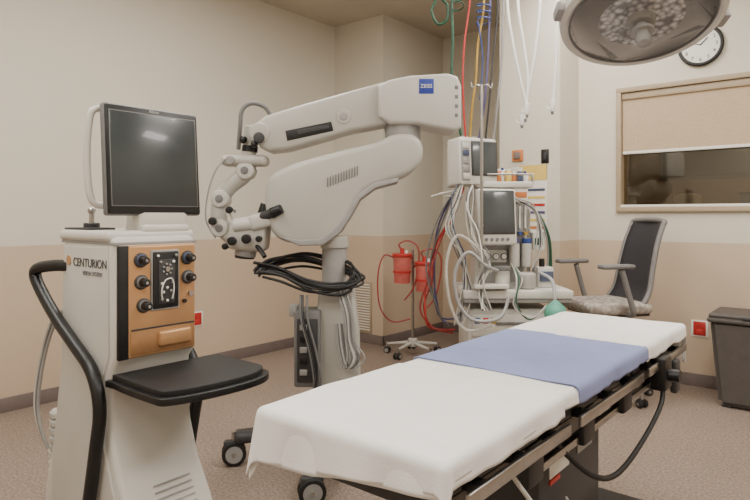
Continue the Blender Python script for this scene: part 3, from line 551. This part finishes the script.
# ================= OFFICE CHAIR
chx,chy=at(1.76,4.5); CH=empty('office_chair',(chx,chy,0),TH+math.radians(193))
def seat_mat():
    m=bpy.data.materials.new('patterned_seat_fabric'); m.use_nodes=True; nt=m.node_tree; b=nt.nodes['Principled BSDF']; tc=nt.nodes.new('ShaderNodeTexCoord')
    v=nt.nodes.new('ShaderNodeTexVoronoi'); v.inputs['Scale'].default_value=30; v.feature='SMOOTH_F1'; nt.links.new(tc.outputs['Object'],v.inputs['Vector'])
    r=nt.nodes.new('ShaderNodeValToRGB'); e=r.color_ramp.elements; e[0].position=.2; e[0].color=lin((180,174,164)); e[1].position=.6; e[1].color=lin((136,126,119))
    nt.links.new(v.outputs['Distance'],r.inputs['Fac']); nt.links.new(r.outputs['Color'],b.inputs['Base Color']); b.inputs['Roughness'].default_value=.9; return m
box(CH,'seat',(.04,0,.685),(.48,.48,.085),seat_mat(),.035,seg=4); box(CH,'seat_pan',(.02,0,.64),(.42,.42,.03),DGREY,.01)
MESHB=mat('black_mesh_fabric',(42,40,44),.8,var=.25,scale=180)
bp_=[(-.12,.70),(-.185,.80),(-.22,.95),(-.27,1.15),(-.335,1.31)]
def backsheet(n,hw,inset,th,m,z0=0):
    bm=bmesh.new(); P=cr([(a,0,b) for a,b in bp_],6); R=[]
    for i,p in enumerate(P):
        t=i/(len(P)-1); w=hw*(1-.18*t)*(1-.25*max(0,t-.9)*10*.4)
        R.append([bm.verts.new((p.x-inset-.03*(1-(2*j/8-1)**2),w*(2*j/8-1),p.z)) for j in range(9)])
    for i in range(len(R)-1):
        for j in range(8): bm.faces.new((R[i][j],R[i][j+1],R[i+1][j+1],R[i+1][j]))
    o=finish(n,bm,m,CH,ang=180); s=o.modifiers.new('t','SOLIDIFY'); s.thickness=th; return o
backsheet('back_mesh',.205,0,.012,MESHB)
P=cr([(a,0,b) for a,b in bp_],4)
fr=[(p.x,.215*(1-.18*i/(len(P)-1)),p.z) for i,p in enumerate(P)]; fl=[(x,-y,z) for x,y,z in fr]
CHG=mat('chair_frame_grey',(120,118,117),.45,var=.03)
tube(CH,'back_frame',fr+[(fr[-1][0]-.01,0.08,fr[-1][2]+.012),(fr[-1][0]-.01,-.08,fr[-1][2]+.012)]+fl[::-1]+[(-.12,0,.68),fr[0]],.019,CHG,k=3)
tube(CH,'back_spine',[(-.05,0,.64),(-.22,0,.66),(-.29,0,.80),(-.31,0,1.0),(-.32,0,1.12)],.032,CHG)
for s in (-1,1):
    tube(CH,'arm_support',[(.0,s*.2,.64),(.0,s*.28,.66),(.03,s*.295,.74),(.10,s*.29,.97)],.02,CHG); box(CH,'arm_pad',(.14,s*.285,.995),(.26,.085,.032),GREY,.015,seg=3)
cyl(CH,'gas_lift',(0,0,.12),(0,0,.63),.025,DGREY); cyl(CH,'lift_sleeve',(0,0,.14),(0,0,.4),.036,BLACK)
tube(CH,'foot_ring',[(.2*math.cos(i*math.pi/8),.2*math.sin(i*math.pi/8),.28) for i in range(17)],.011,STEEL,k=3)
for i in range(4): a=i*math.pi/2; cyl(CH,'ring_spoke_%d'%i,(0,0,.28),(.2*math.cos(a),.2*math.sin(a),.28),.008,STEEL)
for i in range(5):
    a=i*2*math.pi/5+.5; x,y=.3*math.cos(a),.3*math.sin(a); cyl(CH,'base_leg_%d'%i,(0,0,.14),(x,y,.095),.03,BLACK,r2=.02); caster(CH,'caster_%d'%i,x,y,.03,a,BLACK,DGREY)
cyl(CH,'base_hub',(0,0,.1),(0,0,.18),.05,BLACK,bev=.008)
# ================= WASTE BIN
wb_=empty('waste_bin',(-.61,4.98,0))
bm=bmesh.new(); bmesh.ops.create_cube(bm,size=1)
for v_ in bm.verts:
    top=v_.co.z>0; v_.co=Vector((v_.co.x*(.52 if top else .42),v_.co.y*(.40 if top else .32),.62 if top else .012))
bmesh.ops.bevel(bm,geom=bm.edges[:],offset=.03,segments=4,affect='EDGES'); finish('body',bm,BIN,wb_)
bx(wb_,'rim',-.275,.275,-.215,.215,.60,.635,BIN,.015); bx(wb_,'lid',-.265,.265,-.205,.205,.63,.665,BIN,.02,seg=3); bx(wb_,'lid_handle',-.06,.06,-.22,-.19,.635,.655,DGREY,.006)
for s in (-.16,.16): bx(wb_,'foot',s-.03,s+.03,-.14,.14,0,.02,DGREY,.005)
# ================= CAMERA / WORLD
cd=bpy.data.cameras.new('camera'); cam=bpy.data.objects.new('camera',cd); bpy.context.collection.objects.link(cam)
cam.location=(0,0,1.35); cam.rotation_euler=(math.radians(90),0,TH); cd.sensor_width=36; cd.lens=28.8; cd.shift_y=-34/750; cd.clip_start=.05
bpy.context.scene.camera=cam
w=bpy.data.worlds.new('world'); bpy.context.scene.world=w; w.use_nodes=True; w.node_tree.nodes['Background'].inputs[0].default_value=(1,.95,.88,1); w.node_tree.nodes['Background'].inputs[1].default_value=.05
